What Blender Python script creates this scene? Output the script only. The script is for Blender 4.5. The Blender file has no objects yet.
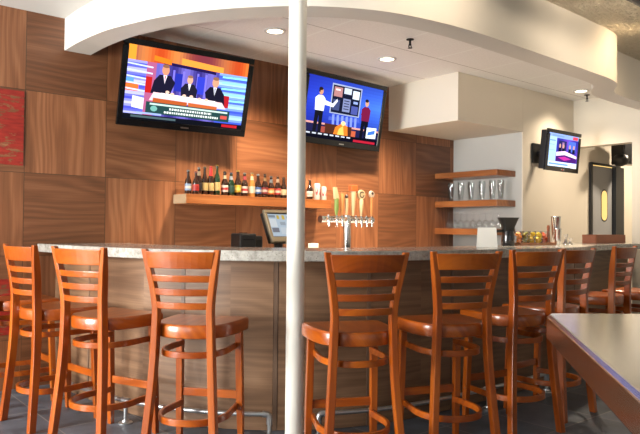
import bpy, math, random
from mathutils import Vector, Matrix
random.seed(7)
COL = bpy.context.scene.collection
PI = math.pi
rad = math.radians

# ------------------------------------------------------------------ helpers
class MB:
    """collects geometry, builds ONE mesh object"""
    def __init__(s): s.v = []; s.f = []; s.m = []; s.cm = 0; s.sm = []; s.uv = {}; s.cols = []
    def add(s, vs, fs, smooth=False):
        b = len(s.v); s.v += [tuple(v) for v in vs]
        for f in fs:
            s.f.append(tuple(i + b for i in f)); s.m.append(s.cm); s.sm.append(smooth)
        return s
    def box(s, c, d, M=None):
        x, y, z = d[0]/2, d[1]/2, d[2]/2
        vs = [Vector((a*x, b*y, e*z)) for e in (-1, 1) for b in (-1, 1) for a in (-1, 1)]
        if M: vs = [M @ v for v in vs]
        vs = [v + Vector(c) for v in vs]
        return s.add(vs, [(0,2,3,1),(4,5,7,6),(0,1,5,4),(2,6,7,3),(0,4,6,2),(1,3,7,5)])
    def loft(s, rings, cap=True, smooth=False, closed=False):
        n = len(rings[0]); vs = [p for r in rings for p in r]; fs = []
        m = len(rings)
        for i in range(m if closed else m-1):
            a, b = i*n, ((i+1) % m)*n
            for k in range(n):
                fs.append((a+k, a+(k+1) % n, b+(k+1) % n, b+k))
        s.add(vs, fs, smooth)
        if cap and not closed:
            s.add(rings[0], [tuple(range(n))[::-1]]); s.add(rings[-1], [tuple(range(n))])
        return s
    def lathe(s, prof, c=(0,0,0), n=20, cap=True, M=None, smooth=True):
        rings = []
        for r, z in prof:
            rg = [Vector((r*math.cos(2*PI*k/n), r*math.sin(2*PI*k/n), z)) for k in range(n)]
            if M: rg = [M @ v for v in rg]
            rings.append([v + Vector(c) for v in rg])
        return s.loft(rings, cap, smooth)
    def tube(s, path, r, n=12, cap=True):
        P = [Vector(p) for p in path]; rings = []
        up = None
        for i, p in enumerate(P):
            t = (P[min(i+1, len(P)-1)] - P[max(i-1, 0)]).normalized()
            if up is None:
                up = Vector((0,0,1)) if abs(t.z) < .9 else Vector((1,0,0))
            a = t.cross(up).normalized(); b = a.cross(t).normalized(); up = b
            rr = r[i] if isinstance(r, (list, tuple)) else r
            rings.append([p + (a*math.cos(2*PI*k/n) + b*math.sin(2*PI*k/n))*rr for k in range(n)])
        return s.loft(rings, cap, True)
    def prism(s, poly, z0, z1):
        n = len(poly)
        s.add([(x,y,z0) for x,y in poly] + [(x,y,z1) for x,y in poly],
              [tuple(range(n))[::-1], tuple(range(n, 2*n))] + [(k, (k+1) % n, n+(k+1) % n, n+k) for k in range(n)])
        return s
    def band(s, outer, inner, z0, z1, smooth=False):
        """closed solid between two open plan paths"""
        n = len(outer)
        vs = []
        for (a, b) in zip(outer, inner):
            vs += [(a[0],a[1],z0), (a[0],a[1],z1), (b[0],b[1],z1), (b[0],b[1],z0)]
        for side in ((0,1,True),(1,2,False),(2,3,True),(3,0,False)):
            fs = []
            for i in range(n-1):
                p, q = i*4, (i+1)*4
                fs.append((p+side[0], p+side[1], q+side[1], q+side[0]))
            s.add(vs, fs, smooth and side[2])
        s.add(vs, [(0,3,2,1), ((n-1)*4, (n-1)*4+1, (n-1)*4+2, (n-1)*4+3)])
        return s
    def build(s, name, mat, parent=None, bevel=0, seg=2, loc=None):
        me = bpy.data.meshes.new(name); me.from_pydata(s.v, [], s.f)
        mats = mat if isinstance(mat, (list, tuple)) else [mat]
        for m in mats: me.materials.append(m)
        me.polygons.foreach_set('material_index', s.m)
        me.polygons.foreach_set('use_smooth', s.sm)
        me.validate(); me.update()
        import bmesh
        bm = bmesh.new(); bm.from_mesh(me)
        bmesh.ops.remove_doubles(bm, verts=bm.verts, dist=1e-5)
        bmesh.ops.recalc_face_normals(bm, faces=bm.faces)
        bm.to_mesh(me); bm.free()
        if any(s.sm): me.set_sharp_from_angle(angle=rad(38))
        o = bpy.data.objects.new(name, me); COL.objects.link(o)
        if loc: o.location = loc
        if parent: o.parent = parent
        if bevel:
            b = o.modifiers.new('bevel', 'BEVEL'); b.width = bevel; b.segments = seg
            b.limit_method = 'ANGLE'; b.angle_limit = rad(40); b.harden_normals = False
        return o

def tag(o, label, cat, group=None):
    o['label'] = label; o['category'] = cat
    if group: o['group'] = group
    return o
def thing(name, label, cat, loc=(0,0,0), rz=0, group=None):
    o = bpy.data.objects.new(name, None); COL.objects.link(o)
    o.location = loc; o.rotation_euler = (0,0,rz); o.empty_display_size = .1
    return tag(o, label, cat, group)
def struct(o, label=None):
    o['kind'] = 'structure'
    if label: o['label'] = label
    return o
def copy_tree(o, parent=None):
    c = o.copy(); COL.objects.link(c)
    if parent: c.parent = parent
    for ch in list(o.children): copy_tree(ch, c)
    return c
def catmull(pts, n=8):
    P = [Vector(p) for p in pts]; P = [P[0]*2 - P[1]] + P + [P[-1]*2 - P[-2]]
    out = []
    for i in range(1, len(P)-2):
        a, b, c, d = P[i-1:i+3]
        for k in range(n):
            t = k/n
            out.append(.5*((2*b) + (c-a)*t + (2*a-5*b+4*c-d)*t*t + (3*b-a-3*c+d)*t**3))
    out.append(P[-2]); return out
def offset(path, d):
    out = []
    for i, p in enumerate(path):
        t = path[min(i+1, len(path)-1)] - path[max(i-1, 0)]
        t = Vector((t.x, t.y)).normalized()
        out.append(Vector((p.x - t.y*d, p.y + t.x*d)))
    return out

# ------------------------------------------------------------------ materials
def srgb(r, g, b):
    f = lambda c: (c/255/12.92 if c/255 <= .04045 else ((c/255+.055)/1.055)**2.4)
    return (f(r), f(g), f(b), 1)
def newmat(name):
    m = bpy.data.materials.new(name); m.use_nodes = True
    nt = m.node_tree; b = nt.nodes['Principled BSDF']
    return m, nt, b
def plain(name, col, rough=.5, metal=0, coat=0, noise=0, scale=20, bump=0, spec=.5):
    m, nt, b = newmat(name)
    b.inputs['Base Color'].default_value = col; b.inputs['Roughness'].default_value = rough
    b.inputs['Metallic'].default_value = metal; b.inputs['Coat Weight'].default_value = coat
    b.inputs['Specular IOR Level'].default_value = spec
    tc = nt.nodes.new('ShaderNodeTexCoord'); n = nt.nodes.new('ShaderNodeTexNoise')
    n.inputs['Scale'].default_value = scale; n.inputs['Detail'].default_value = 4
    nt.links.new(tc.outputs['Object'], n.inputs['Vector'])
    if noise:
        mx = nt.nodes.new('ShaderNodeMix'); mx.data_type = 'RGBA'
        mx.inputs[6].default_value = tuple(c*(1-noise) for c in col[:3]) + (1,)
        mx.inputs[7].default_value = tuple(min(1, c*(1+noise)) for c in col[:3]) + (1,)
        nt.links.new(n.outputs['Fac'], mx.inputs[0]); nt.links.new(mx.outputs[2], b.inputs['Base Color'])
    if bump:
        bp = nt.nodes.new('ShaderNodeBump'); bp.inputs['Strength'].default_value = bump; bp.inputs['Distance'].default_value = .01
        nt.links.new(n.outputs['Fac'], bp.inputs['Height']); nt.links.new(bp.outputs['Normal'], b.inputs['Normal'])
    return m
def emis(name, col, st):
    m = bpy.data.materials.new(name); m.use_nodes = True; nt = m.node_tree; nt.nodes.clear()
    e = nt.nodes.new('ShaderNodeEmission'); o = nt.nodes.new('ShaderNodeOutputMaterial')
    e.inputs[0].default_value = col; e.inputs[1].default_value = st; nt.links.new(e.outputs[0], o.inputs[0]); return m

class NB:
    """tiny node-building shorthand"""
    def __init__(s, nt): s.nt = nt
    def n(s, t, **k):
        o = s.nt.nodes.new(t)
        for a, v in k.items(): setattr(o, a, v)
        return o
    def l(s, a, b): s.nt.links.new(a, b)
    def math(s, op, a, b=None, c=None):
        o = s.n('ShaderNodeMath', operation=op)
        for i, v in enumerate((a, b, c)):
            if v is None: continue
            if isinstance(v, (int, float)): o.inputs[i].default_value = v
            else: s.l(v, o.inputs[i])
        return o.outputs[0]
    def comb(s, x, y, z):
        o = s.n('ShaderNodeCombineXYZ')
        for i, v in enumerate((x, y, z)):
            if isinstance(v, (int, float)): o.inputs[i].default_value = v
            else: s.l(v, o.inputs[i])
        return o.outputs[0]
    def mixf(s, f, a, b):
        o = s.n('ShaderNodeMix')
        for i, v in ((0, f), (2, a), (3, b)):
            if isinstance(v, (int, float)): o.inputs[i].default_value = v
            else: s.l(v, o.inputs[i])
        return o.outputs[0]
    def mixc(s, f, a, b, blend='MIX'):
        o = s.n('ShaderNodeMix', data_type='RGBA', blend_type=blend)
        for i, v in ((0, f), (6, a), (7, b)):
            if isinstance(v, (int, float)): o.inputs[i].default_value = v
            elif isinstance(v, tuple): o.inputs[i].default_value = v
            else: s.l(v, o.inputs[i])
        return o.outputs[2]
    def ramp(s, f, stops):
        o = s.n('ShaderNodeValToRGB'); e = o.color_ramp.elements
        while len(e) < len(stops): e.new(.5)
        for q, (p, c) in zip(e, stops): q.position = p; q.color = c
        s.l(f, o.inputs[0]); return o.outputs[0]

def grain(N, along, across, seed, dark, mid, light, s_al=.55, s_ac=26):
    """cathedral veneer grain; along/across/seed are sockets"""
    v = N.comb(N.math('MULTIPLY', along, s_al), N.math('MULTIPLY', across, 3.4), seed)
    n1 = N.n('ShaderNodeTexNoise'); n1.inputs['Scale'].default_value = 1.0; n1.inputs['Detail'].default_value = 2
    N.l(v, n1.inputs['Vector'])
    # contour lines of the low-frequency noise give the flame figure
    c = N.math('ADD', N.math('MULTIPLY', n1.outputs['Fac'], 9), N.math('MULTIPLY', across, 14))
    s1 = N.math('MULTIPLY_ADD', N.math('SINE', N.math('MULTIPLY', c, 6.28)), .5, .5)
    v2 = N.comb(N.math('MULTIPLY', along, 2.5), N.math('MULTIPLY', across, 130), seed)
    n2 = N.n('ShaderNodeTexNoise'); n2.inputs['Scale'].default_value = 1; n2.inputs['Detail'].default_value = 3
    N.l(v2, n2.inputs['Vector'])
    v3 = N.comb(N.math('MULTIPLY', along, .5), N.math('MULTIPLY', across, 7), seed)
    n3 = N.n('ShaderNodeTexNoise'); n3.inputs['Scale'].default_value = 1; N.l(v3, n3.inputs['Vector'])
    f = N.math('ADD', N.math('MULTIPLY', s1, .15), N.math('ADD', N.math('MULTIPLY', n2.outputs['Fac'], .36), N.math('MULTIPLY', n3.outputs['Fac'], .55)))
    return N.ramp(f, [(.25, dark), (.53, mid), (.8, light)])

def veneer_wall():
    m, nt, b = newmat('walnut_squares'); N = NB(nt); S = .61
    g = N.n('ShaderNodeNewGeometry'); sp = N.n('ShaderNodeSeparateXYZ'); N.l(g.outputs['Position'], sp.inputs[0])
    X, Z = sp.outputs[0], sp.outputs[2]
    xs = N.math('DIVIDE', X, S); zs = N.math('DIVIDE', N.math('SUBTRACT', Z, 1.578), S)
    i, j = N.math('FLOOR', xs), N.math('FLOOR', zs)
    par = N.math('MODULO', N.math('ABSOLUTE', N.math('ADD', i, j)), 2.0)   # 0 -> vertical grain
    wn = N.n('ShaderNodeTexWhiteNoise', noise_dimensions='2D'); N.l(N.comb(i, j, 0), wn.inputs['Vector'])
    along = N.mixf(par, Z, X); across = N.mixf(par, X, Z)
    seed = N.math('MULTIPLY', wn.outputs['Value'], 40)
    colv = grain(N, along, across, seed, WD, WM, WL)
    br = N.math('MULTIPLY_ADD', wn.outputs['Value'], .3, .85)
    br = N.math('MULTIPLY', br, N.mixf(par, 1.15, .82))
    colv = N.mixc(1.0, colv, N.n('ShaderNodeCombineColor').outputs[0], 'MULTIPLY') if False else colv
    hs = N.n('ShaderNodeHueSaturation'); N.l(colv, hs.inputs['Color']); N.l(br, hs.inputs['Value'])
    # thin dark joint between panels
    fx = N.math('FRACT', xs); fz = N.math('FRACT', zs)
    ex = N.math('MINIMUM', fx, N.math('SUBTRACT', 1.0, fx)); ez = N.math('MINIMUM', fz, N.math('SUBTRACT', 1.0, fz))
    e = N.math('LESS_THAN', N.math('MINIMUM', ex, ez), .0035)
    N.l(N.mixc(e, hs.outputs[0], (.06, .03, .015, 1)), b.inputs['Base Color'])
    b.inputs['Roughness'].default_value = .38
    return m
def wood_obj(name, axis, dark, mid, light, rough=.35, coat=0, s_ac=1, s_al=1.0):
    """wood with grain along one object axis (0 x, 1 y, 2 z)"""
    m, nt, b = newmat(name); N = NB(nt)
    tc = N.n('ShaderNodeTexCoord'); sp = N.n('ShaderNodeSeparateXYZ'); N.l(tc.outputs['Object'], sp.inputs[0])
    oi = N.n('ShaderNodeObjectInfo')
    others = [k for k in range(3) if k != axis]
    ac = N.math('ADD', sp.outputs[others[0]], N.math('MULTIPLY', sp.outputs[others[1]], .7))
    col = grain(N, N.math('MULTIPLY', sp.outputs[axis], s_al), N.math('MULTIPLY', ac, s_ac), N.math('MULTIPLY', oi.outputs['Random'], 30), dark, mid, light)
    N.l(col, b.inputs['Base Color']); b.inputs['Roughness'].default_value = rough
    b.inputs['Coat Weight'].default_value = coat; b.inputs['Coat Roughness'].default_value = .12
    return m
def wood_uv(name, dark, mid, light, rough=.4):
    m, nt, b = newmat(name); N = NB(nt)
    tc = N.n('ShaderNodeTexCoord'); sp = N.n('ShaderNodeSeparateXYZ'); N.l(tc.outputs['UV'], sp.inputs[0])
    sd = N.math('MULTIPLY', N.math('FLOOR', N.math('DIVIDE', sp.outputs[0], .62)), 3.7)
    col = grain(N, sp.outputs[0], sp.outputs[1], sd, dark, mid, light)
    N.l(col, b.inputs['Base Color']); b.inputs['Roughness'].default_value = rough
    return m

WD, WM, WL = srgb(92, 56, 33), srgb(128, 81, 52), srgb(156, 106, 73)
M = {}
M['veneer'] = veneer_wall()
M['bar_wood'] = wood_uv('bar_front_walnut', srgb(92,64,44), srgb(124,92,67), srgb(148,114,86), .45)
M['strip_wood'] = wood_obj('walnut_strip', 2, srgb(80,58,44), srgb(110,85,67), srgb(134,107,87), .45)
for a, k in ((0,'x'),(1,'y'),(2,'z')):
    M['cherry_'+k] = wood_obj('cherry_'+k, a, srgb(122,48,8), srgb(158,73,12), srgb(184,96,22), .28, .35, s_ac=.8)
    M['shelf_'+k] = wood_obj('shelf_oak_'+k, a, srgb(104,56,26), srgb(138,82,42), srgb(160,106,62), .35, .2, s_ac=1.2)
M['white'] = plain('white_paint', srgb(208,206,202), .6, noise=.015, scale=3)
M['soffit'] = plain('soffit_paint', srgb(214,208,199), .6, noise=.015, scale=3)
M['cream'] = plain('cream_paint', srgb(214,205,190), .65, noise=.02, scale=3)
M['grey_wall'] = plain('grey_wall_paint', srgb(180,179,176), .65, noise=.02, scale=3)
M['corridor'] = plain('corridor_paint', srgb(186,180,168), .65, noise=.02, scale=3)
M['column'] = plain('column_cream_enamel', srgb(246,242,232), .35, noise=.01, scale=5)
M['black'] = plain('black_plastic', srgb(18,18,20), .35, noise=.1)
M['bezel'] = plain('black_gloss_bezel', srgb(10,10,12), .2, noise=.05)
M['dark_metal'] = plain('dark_metal', srgb(40,40,42), .4, .8, noise=.1)
M['chrome'] = plain('chrome', srgb(225,225,225), .12, 1, noise=.03)
M['pipe'] = plain('galvanised_pipe', srgb(196,198,200), .3, .9, noise=.12, scale=40)
M['brushed'] = plain('brushed_steel', srgb(206,206,202), .17, 1, noise=.05, scale=6)
M['steel_edge'] = plain('steel_edge', srgb(190,180,170), .3, 1, noise=.06, scale=8)
M['counter'] = plain('back_counter_steel', srgb(205,203,200), .45, .3, noise=.05)  # out of sight; made pale to bounce lamp light up to the tiles
M['cabinet'] = plain('back_cabinet_wood', srgb(60,38,24), .5, noise=.15)
M['paper'] = plain('white_paper', srgb(240,236,228), .6, noise=.02)
M['beige'] = plain('beige_plastic', srgb(84,77,64), .4, noise=.04)
M['grey_door'] = plain('grey_door_paint', srgb(146,147,150), .5, noise=.03)
M['muddler'] = plain('muddler_wood', srgb(140,80,50), .5, noise=.15)
M['lens'] = emis('warm_lamp_lens', srgb(255,236,205), 6)
M['lit_window'] = emis('warm_lit_glass', srgb(255,214,130), 1.3)
M['red_rec'] = plain('red_enamel', srgb(170,30,24), .3, noise=.1)

def concrete():
    m, nt, b = newmat('polished_concrete'); N = NB(nt)
    g = N.n('ShaderNodeNewGeometry')
    n = N.n('ShaderNodeTexNoise'); n.inputs['Scale'].default_value = 26; n.inputs['Detail'].default_value = 6; n.inputs['Roughness'].default_value = .7
    N.l(g.outputs['Position'], n.inputs['Vector'])
    v = N.n('ShaderNodeTexVoronoi'); v.inputs['Scale'].default_value = 75; N.l(g.outputs['Position'], v.inputs['Vector'])
    c = N.ramp(n.outputs['Fac'], [(.3, srgb(136,132,124)), (.55, srgb(182,178,170)), (.75, srgb(204,200,192))])
    k = N.math('LESS_THAN', v.outputs['Distance'], .16)
    N.l(N.mixc(k, c, srgb(98,92,84)), b.inputs['Base Color']); b.inputs['Roughness'].default_value = .16
    return m
M['concrete'] = concrete()

def slate():
    m, nt, b = newmat('slate_floor_tile'); N = NB(nt)
    g = N.n('ShaderNodeNewGeometry'); sp = N.n('ShaderNodeSeparateXYZ'); N.l(g.outputs['Position'], sp.inputs[0])
    S = .46
    xs = N.math('DIVIDE', N.math('ADD', sp.outputs[0], .10), S); ys = N.math('DIVIDE', N.math('ADD', sp.outputs[1], .22), S)
    wn = N.n('ShaderNodeTexWhiteNoise', noise_dimensions='2D'); N.l(N.comb(N.math('FLOOR', xs), N.math('FLOOR', ys), 0), wn.inputs['Vector'])
    n = N.n('ShaderNodeTexNoise'); n.inputs['Scale'].default_value = 6; n.inputs['Detail'].default_value = 8; n.inputs['Roughness'].default_value = .65
    N.l(N.comb(N.math('ADD', sp.outputs[0], N.math('MULTIPLY', wn.outputs['Value'], 9)), sp.outputs[1], 0), n.inputs['Vector'])
    f = N.math('ADD', N.math('MULTIPLY', n.outputs['Fac'], .75), N.math('MULTIPLY', wn.outputs['Value'], .25))
    c = N.ramp(f, [(.3, srgb(62,66,72)), (.5, srgb(88,93,102)), (.7, srgb(112,117,126))])
    fx = N.math('FRACT', xs); fy = N.math('FRACT', ys)
    e = N.math('MINIMUM', N.math('MINIMUM', fx, N.math('SUBTRACT', 1.0, fx)), N.math('MINIMUM', fy, N.math('SUBTRACT', 1.0, fy)))
    k = N.math('LESS_THAN', e, .009)
    N.l(N.mixc(k, c, srgb(132,130,126)), b.inputs['Base Color'])
    N.l(N.math('MULTIPLY_ADD', n.outputs['Fac'], .3, .3), b.inputs['Roughness'])
    bp = N.n('ShaderNodeBump'); bp.inputs['Strength'].default_value = .35; bp.inputs['Distance'].default_value = .01
    N.l(n.outputs['Fac'], bp.inputs['Height']); N.l(bp.outputs[0], b.inputs['Normal'])
    return m
M['slate'] = slate()

def tiles():
    m, nt, b = newmat('ceiling_tile'); N = NB(nt)
    g = N.n('ShaderNodeNewGeometry'); sp = N.n('ShaderNodeSeparateXYZ'); N.l(g.outputs['Position'], sp.inputs[0])
    xs = N.math('DIVIDE', N.math('SUBTRACT', sp.outputs[0], 1.935), .665); ys = N.math('DIVIDE', N.math('SUBTRACT', sp.outputs[1], -1.145), .62)
    def edge(v, w):
        f = N.math('FRACT', v); return N.math('LESS_THAN', N.math('MINIMUM', f, N.math('SUBTRACT', 1.0, f)), w)
    kx = edge(xs, .016); ky = edge(ys, .007)
    n = N.n('ShaderNodeTexNoise'); n.inputs['Scale'].default_value = 60; N.l(g.outputs['Position'], n.inputs['Vector'])
    c = N.ramp(n.outputs['Fac'], [(.3, srgb(234,231,227)), (.7, srgb(242,239,235))])
    c = N.mixc(kx, c, srgb(245,244,240)); c = N.mixc(ky, c, srgb(170,162,154))
    N.l(c, b.inputs['Base Color']); b.inputs['Roughness'].default_value = .8
    return m
M['tile'] = tiles()

def foil():
    m, nt, b = newmat('silver_foil_ceiling'); N = NB(nt)
    g = N.n('ShaderNodeNewGeometry')
    mp = N.n('ShaderNodeMapping'); mp.inputs['Scale'].default_value = (5, 12, 5); mp.inputs['Rotation'].default_value = (0, 0, .5)
    N.l(g.outputs['Position'], mp.inputs['Vector'])
    n = N.n('ShaderNodeTexNoise'); n.inputs['Scale'].default_value = 1.6; n.inputs['Detail'].default_value = 6; n.inputs['Distortion'].default_value = 1.2
    N.l(mp.outputs[0], n.inputs['Vector'])
    bp = N.n('ShaderNodeBump'); bp.inputs['Strength'].default_value = 1.0; bp.inputs['Distance'].default_value = .4
    N.l(n.outputs['Fac'], bp.inputs['Height']); N.l(bp.outputs[0], b.inputs['Normal'])
    b.inputs['Base Color'].default_value = srgb(206,196,176); b.inputs['Metallic'].default_value = .45; b.inputs['Roughness'].default_value = .42
    return m
M['foil'] = foil()

def glass(name, col, rough=.02, thick=.75):
    """clear glass: lets lamp light through"""
    m = bpy.data.materials.new(name); m.use_nodes = True; nt = m.node_tree; nt.nodes.clear(); N = NB(nt)
    t = N.n('ShaderNodeBsdfTransparent'); t.inputs[0].default_value = col
    gl = N.n('ShaderNodeBsdfGlossy'); gl.inputs['Roughness'].default_value = rough
    lw = N.n('ShaderNodeLayerWeight'); lw.inputs['Blend'].default_value = .35
    f = N.math('MULTIPLY_ADD', lw.outputs['Facing'], thick, .06)
    mx = N.n('ShaderNodeMixShader'); N.l(f, mx.inputs[0]); N.l(t.outputs[0], mx.inputs[1]); N.l(gl.outputs[0], mx.inputs[2])
    o = N.n('ShaderNodeOutputMaterial'); N.l(mx.outputs[0], o.inputs[0])
    return m
M['pane'] = glass('window_pane', (.96,.98,.98,1), .01, .3)
M['stemware'] = glass('clear_stemware', (.93,.95,.95,1), .04, .5)
M['glass'] = glass('clear_glassware', (.93,.95,.95,1), .03, .14)
def bottle_glass(name, col):
    return plain(name, col, .1, 0, .6, noise=.1)
M['brown_glass'] = bottle_glass('brown_bottle_glass', srgb(38,20,12))
M['green_glass'] = bottle_glass('green_bottle_glass', srgb(14,40,22))
M['clear_bottle'] = bottle_glass('amber_bottle_glass', srgb(150,104,50))

def red_art():
    m, nt, b = newmat('worn_red_paint_on_wood'); N = NB(nt)
    g = N.n('ShaderNodeNewGeometry'); sp = N.n('ShaderNodeSeparateXYZ'); N.l(g.outputs['Position'], sp.inputs[0])
    wood = grain(N, sp.outputs[0], sp.outputs[2], 3.0 if False else N.math('MULTIPLY', sp.outputs[1], 0), WD, WM, WL)
    v = N.comb(N.math('MULTIPLY', sp.outputs[0], 5), 0, N.math('MULTIPLY', sp.outputs[2], 9))
    n = N.n('ShaderNodeTexNoise'); n.inputs['Scale'].default_value = 1.3; n.inputs['Detail'].default_value = 8; n.inputs['Roughness'].default_value = .7
    N.l(v, n.inputs['Vector'])
    v2 = N.comb(N.math('MULTIPLY', sp.outputs[0], 9), 0, N.math('MULTIPLY', sp.outputs[2], 60))
    n2 = N.n('ShaderNodeTexNoise'); n2.inputs['Scale'].default_value = 1; n2.inputs['Detail'].default_value = 4; N.l(v2, n2.inputs['Vector'])
    f = N.math('ADD', N.math('MULTIPLY', n.outputs['Fac'], .7), N.math('MULTIPLY', n2.outputs['Fac'], .3))
    k = N.ramp(f, [(.45, (0,0,0,1)), (.48, (1,1,1,1))])
    red = N.ramp(n2.outputs['Fac'], [(.3, srgb(128,26,20)), (.7, srgb(164,46,32))])
    N.l(N.mixc(k, wood, red), b.inputs['Base Color']); b.inputs['Roughness'].default_value = .5
    return m
M['red_art'] = red_art()

def screen_mat(st):
    m = bpy.data.materials.new('lit_screen'); m.use_nodes = True; nt = m.node_tree; nt.nodes.clear(); N = NB(nt)
    a = N.n('ShaderNodeVertexColor'); a.layer_name = 'Col'
    e = N.n('ShaderNodeEmission'); e.inputs[1].default_value = st; N.l(a.outputs[0], e.inputs[0])
    o = N.n('ShaderNodeOutputMaterial'); N.l(e.outputs[0], o.inputs[0]); return m
M['screen'] = screen_mat(1.75)

# ------------------------------------------------------------------ room shell
def wallbox(name, x0, x1, y0, y1, z0, z1, mat, label=None):
    return struct(MB().box(((x0+x1)/2,(y0+y1)/2,(z0+z1)/2), (x1-x0,y1-y0,z1-z0)).build(name, mat), label)
XL, YF = -4.3, -8.6
wallbox('floor', XL-.1, 8.3, YF-.1, .1, -.1, 0, M['slate'])
wallbox('wall_back', XL-.1, 4.945, 0, .1, 0, 2.96, M['veneer'])
XN, YT, XR = 4.945, -.962, 6.026
wallbox('wall_alcove', XN, XN+.1, YT+.012, .1, 0, 2.9, M['grey_wall'])
# wall with the small television and the grey door (y = YT)
mb = MB()
mb.box(((XN+.1+6.40)/2, YT+.05, 1.45), (6.40-XN-.1, .1, 2.9)); mb.box((XN+.05, YT+.006, 1.45), (.1, .012, 2.9))
mb.box(((6.40+7.17)/2, YT+.05, (2.045+2.9)/2), (.77, .1, 2.9-2.045))
mb.box(((7.17+8.2)/2, YT+.05, 1.45), (8.2-7.17, .1, 2.9))
struct(mb.build('wall_door_side', M['cream']))
# right wall with the corridor opening
mb = MB()
mb.box((XR+.07, (YF-1.668)/2, 1.48), (.14, -YF-1.668, 2.96))
mb.box((XR+.07, (-1.668+YT)/2, (2.2+2.96)/2), (.14, 1.668+YT, 2.96-2.2))
struct(mb.build('wall_right', M['cream']))
wallbox('wall_corridor_end', 8.2, 8.3, -3, YT+.1, 0, 2.9, M['corridor'])
wallbox('wall_corridor_front', XR+.14, 8.2, -3.0, -2.9, 0, 2.9, M['corridor'])
wallbox('ceiling_corridor', XR+.14, 8.2, -2.9, YT, 2.75, 2.85, M['corridor'])
# left wall with shop windows
LW = [(-7.9,-5.9),(-5.2,-3.2),(-2.3,-.3)]
Z0, Z1 = .35, 2.55
def wall_with_windows(name, axis, pos, a0, a1, wins, mat):
    mb = MB(); cuts = [a0] + [v for w in wins for v in w] + [a1]
    def bx(p, q, z0, z1):
        c = ((p+q)/2, (z0+z1)/2)
        if axis == 'x': mb.box((pos, c[0], c[1]), (.14, q-p, z1-z0))
        else: mb.box((c[0], pos, c[1]), (q-p, .14, z1-z0))
    for i in range(0, len(cuts), 2): bx(cuts[i], cuts[i+1], 0, 2.96)
    for p, q in wins: bx(p, q, 0, Z0); bx(p, q, Z1, 2.96)
    return struct(mb.build(name, mat))
wall_with_windows('wall_left', 'x', XL-.07, YF, 0, LW, M['cream'])
FW = [(-3.9,-1.9),(-1.5,.5),(.9,2.9)]
wall_with_windows('wall_front', 'y', YF-.07, XL, XR, FW, M['cream'])
def window(n, axis, pos, p, q):
    fr = MB(); pn = MB(); w = .05
    def bx(m, a, b, z0, z1, t):
        if axis == 'x': m.box((pos, (a+b)/2, (z0+z1)/2), (t, b-a, z1-z0))
        else: m.box(((a+b)/2, pos, (z0+z1)/2), (b-a, t, z1-z0))
    for a, b, z0, z1 in ((p,p+w,Z0,Z1),(q-w,q,Z0,Z1),(p+w,q-w,Z0,Z0+w),(p+w,q-w,Z1-w,Z1),((p+q)/2-w/2,(p+q)/2+w/2,Z0+w,Z1-w)):
        bx(fr, a, b, z0, z1, .08)
    o = struct(fr.build('window_%d' % n, M['dark_metal']))
    for a, b in ((p+w,(p+q)/2-w/2), ((p+q)/2+w/2,q-w)):
        m = MB(); bx(m, a, b, Z0+w, Z1-w, .008); m.build('pane', M['pane'], o)
k = 1
for p, q in LW: window(k, 'x', XL-.07, p, q); k += 1
for p, q in FW: window(k, 'y', YF-.07, p, q); k += 1

# ceilings
CZ, SB, CH = 2.768, 2.53, 2.96
wallbox('ceiling', XL, 1.2, YF, 0, 2.775, 2.9, M['white'])
wallbox('ceiling_silver', 1.2, XR, YF, -1.8, CH, CH+.1, M['foil'])
# soffit that follows the bar
so = [(.275,0),(.28,-.33),(.315,-.68),(.385,-.95),(.49,-1.25),(.70,-1.62),(1.02,-1.97),(1.32,-2.17),(1.62,-2.28),(2.1,-2.345),(2.7,-2.345),(3.4,-2.33),(3.9,-2.315),(4.18,-2.305),(4.40,-2.27),(4.56,-2.20),(4.68,-2.12),(4.80,-2.06),(4.95,-2.03),(5.3,-2.01),(6.026,-2.0)]
outer = catmull([Vector(p) for p in so], 6); outer = [Vector((p.x, p.y)) for p in outer]
inner = offset(outer, .2); inner[0] = Vector((.475, 0)); inner[-1] = Vector((6.026, inner[-1].y))
sf = struct(MB().band(outer, inner, SB, 2.775, True).build('soffit', M['soffit']))
ip = [i for i, p in enumerate(outer) if p.x >= 1.2]
struct(MB().band([outer[i] for i in ip], [inner[i] for i in ip], 2.775, CH, True).build('soffit_upstand', M['soffit']))
# tiled ceiling inside the soffit: polygon of the inner path closed along the walls
poly = [tuple(p) for p in offset(outer, .1)]
poly = [(poly[0][0], 0)] + poly[1:-1] + [(6.026, poly[-1][1]), (6.026, YT), (XN, YT), (XN, 0)]
struct(MB().prism(poly, CZ, CZ+.006).build('ceiling_tiles', M['tile']))
# boxed bulkhead over the alcove
struct(MB().box(((3.809+XN)/2, YT/2, (2.281+CZ)/2), (XN-3.809, -YT, CZ-2.281)).build('bulkhead', [M['cream']], None, .002, 1), 'pale boxed bulkhead in the ceiling corner above the glass shelves')

# grey door in the corridor
dr = struct(MB().box((6.685, YT-.012, 1.01), (.505, .035, 2.0)).build('door_1', M['grey_door']))
fr = MB()
fr.box((6.416, YT-.005, 1.025), (.035, .06, 2.05)); fr.box((6.79, YT-.005, 2.035), (.75, .06, .03))
fr.box((7.055, YT-.03, 1.01), (.22, .1, 2.02)); fr.build('door_frame', M['black'], dr)
ov = []
for kk in range(24):
    a = 2*PI*kk/24
    ov.append((.07*math.cos(a), math.sin(a)*.07 + (.12 if math.sin(a) > 0 else -.12)))
m = MB(); m.loft([[(6.732+x, YT-.028, 1.517+z) for x, z in ov], [(6.732+x, YT-.034, 1.517+z) for x, z in ov]])
m.build('door_window', M['lit_window'], dr)
m = MB(); o2 = [(x*1.25, z*1.1) for x, z in ov]
m.loft([[(6.732+x, YT-.0275, 1.517+z) for x, z in o2], [(6.732+x, YT-.031, 1.517+z) for x, z in o2]]); m.build('window_trim', M['black'], dr)
MB().box((6.69, YT-.012, 2.014), (.50, .03, .012)).build('lit_gap', M['lit_window'], dr)

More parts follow.
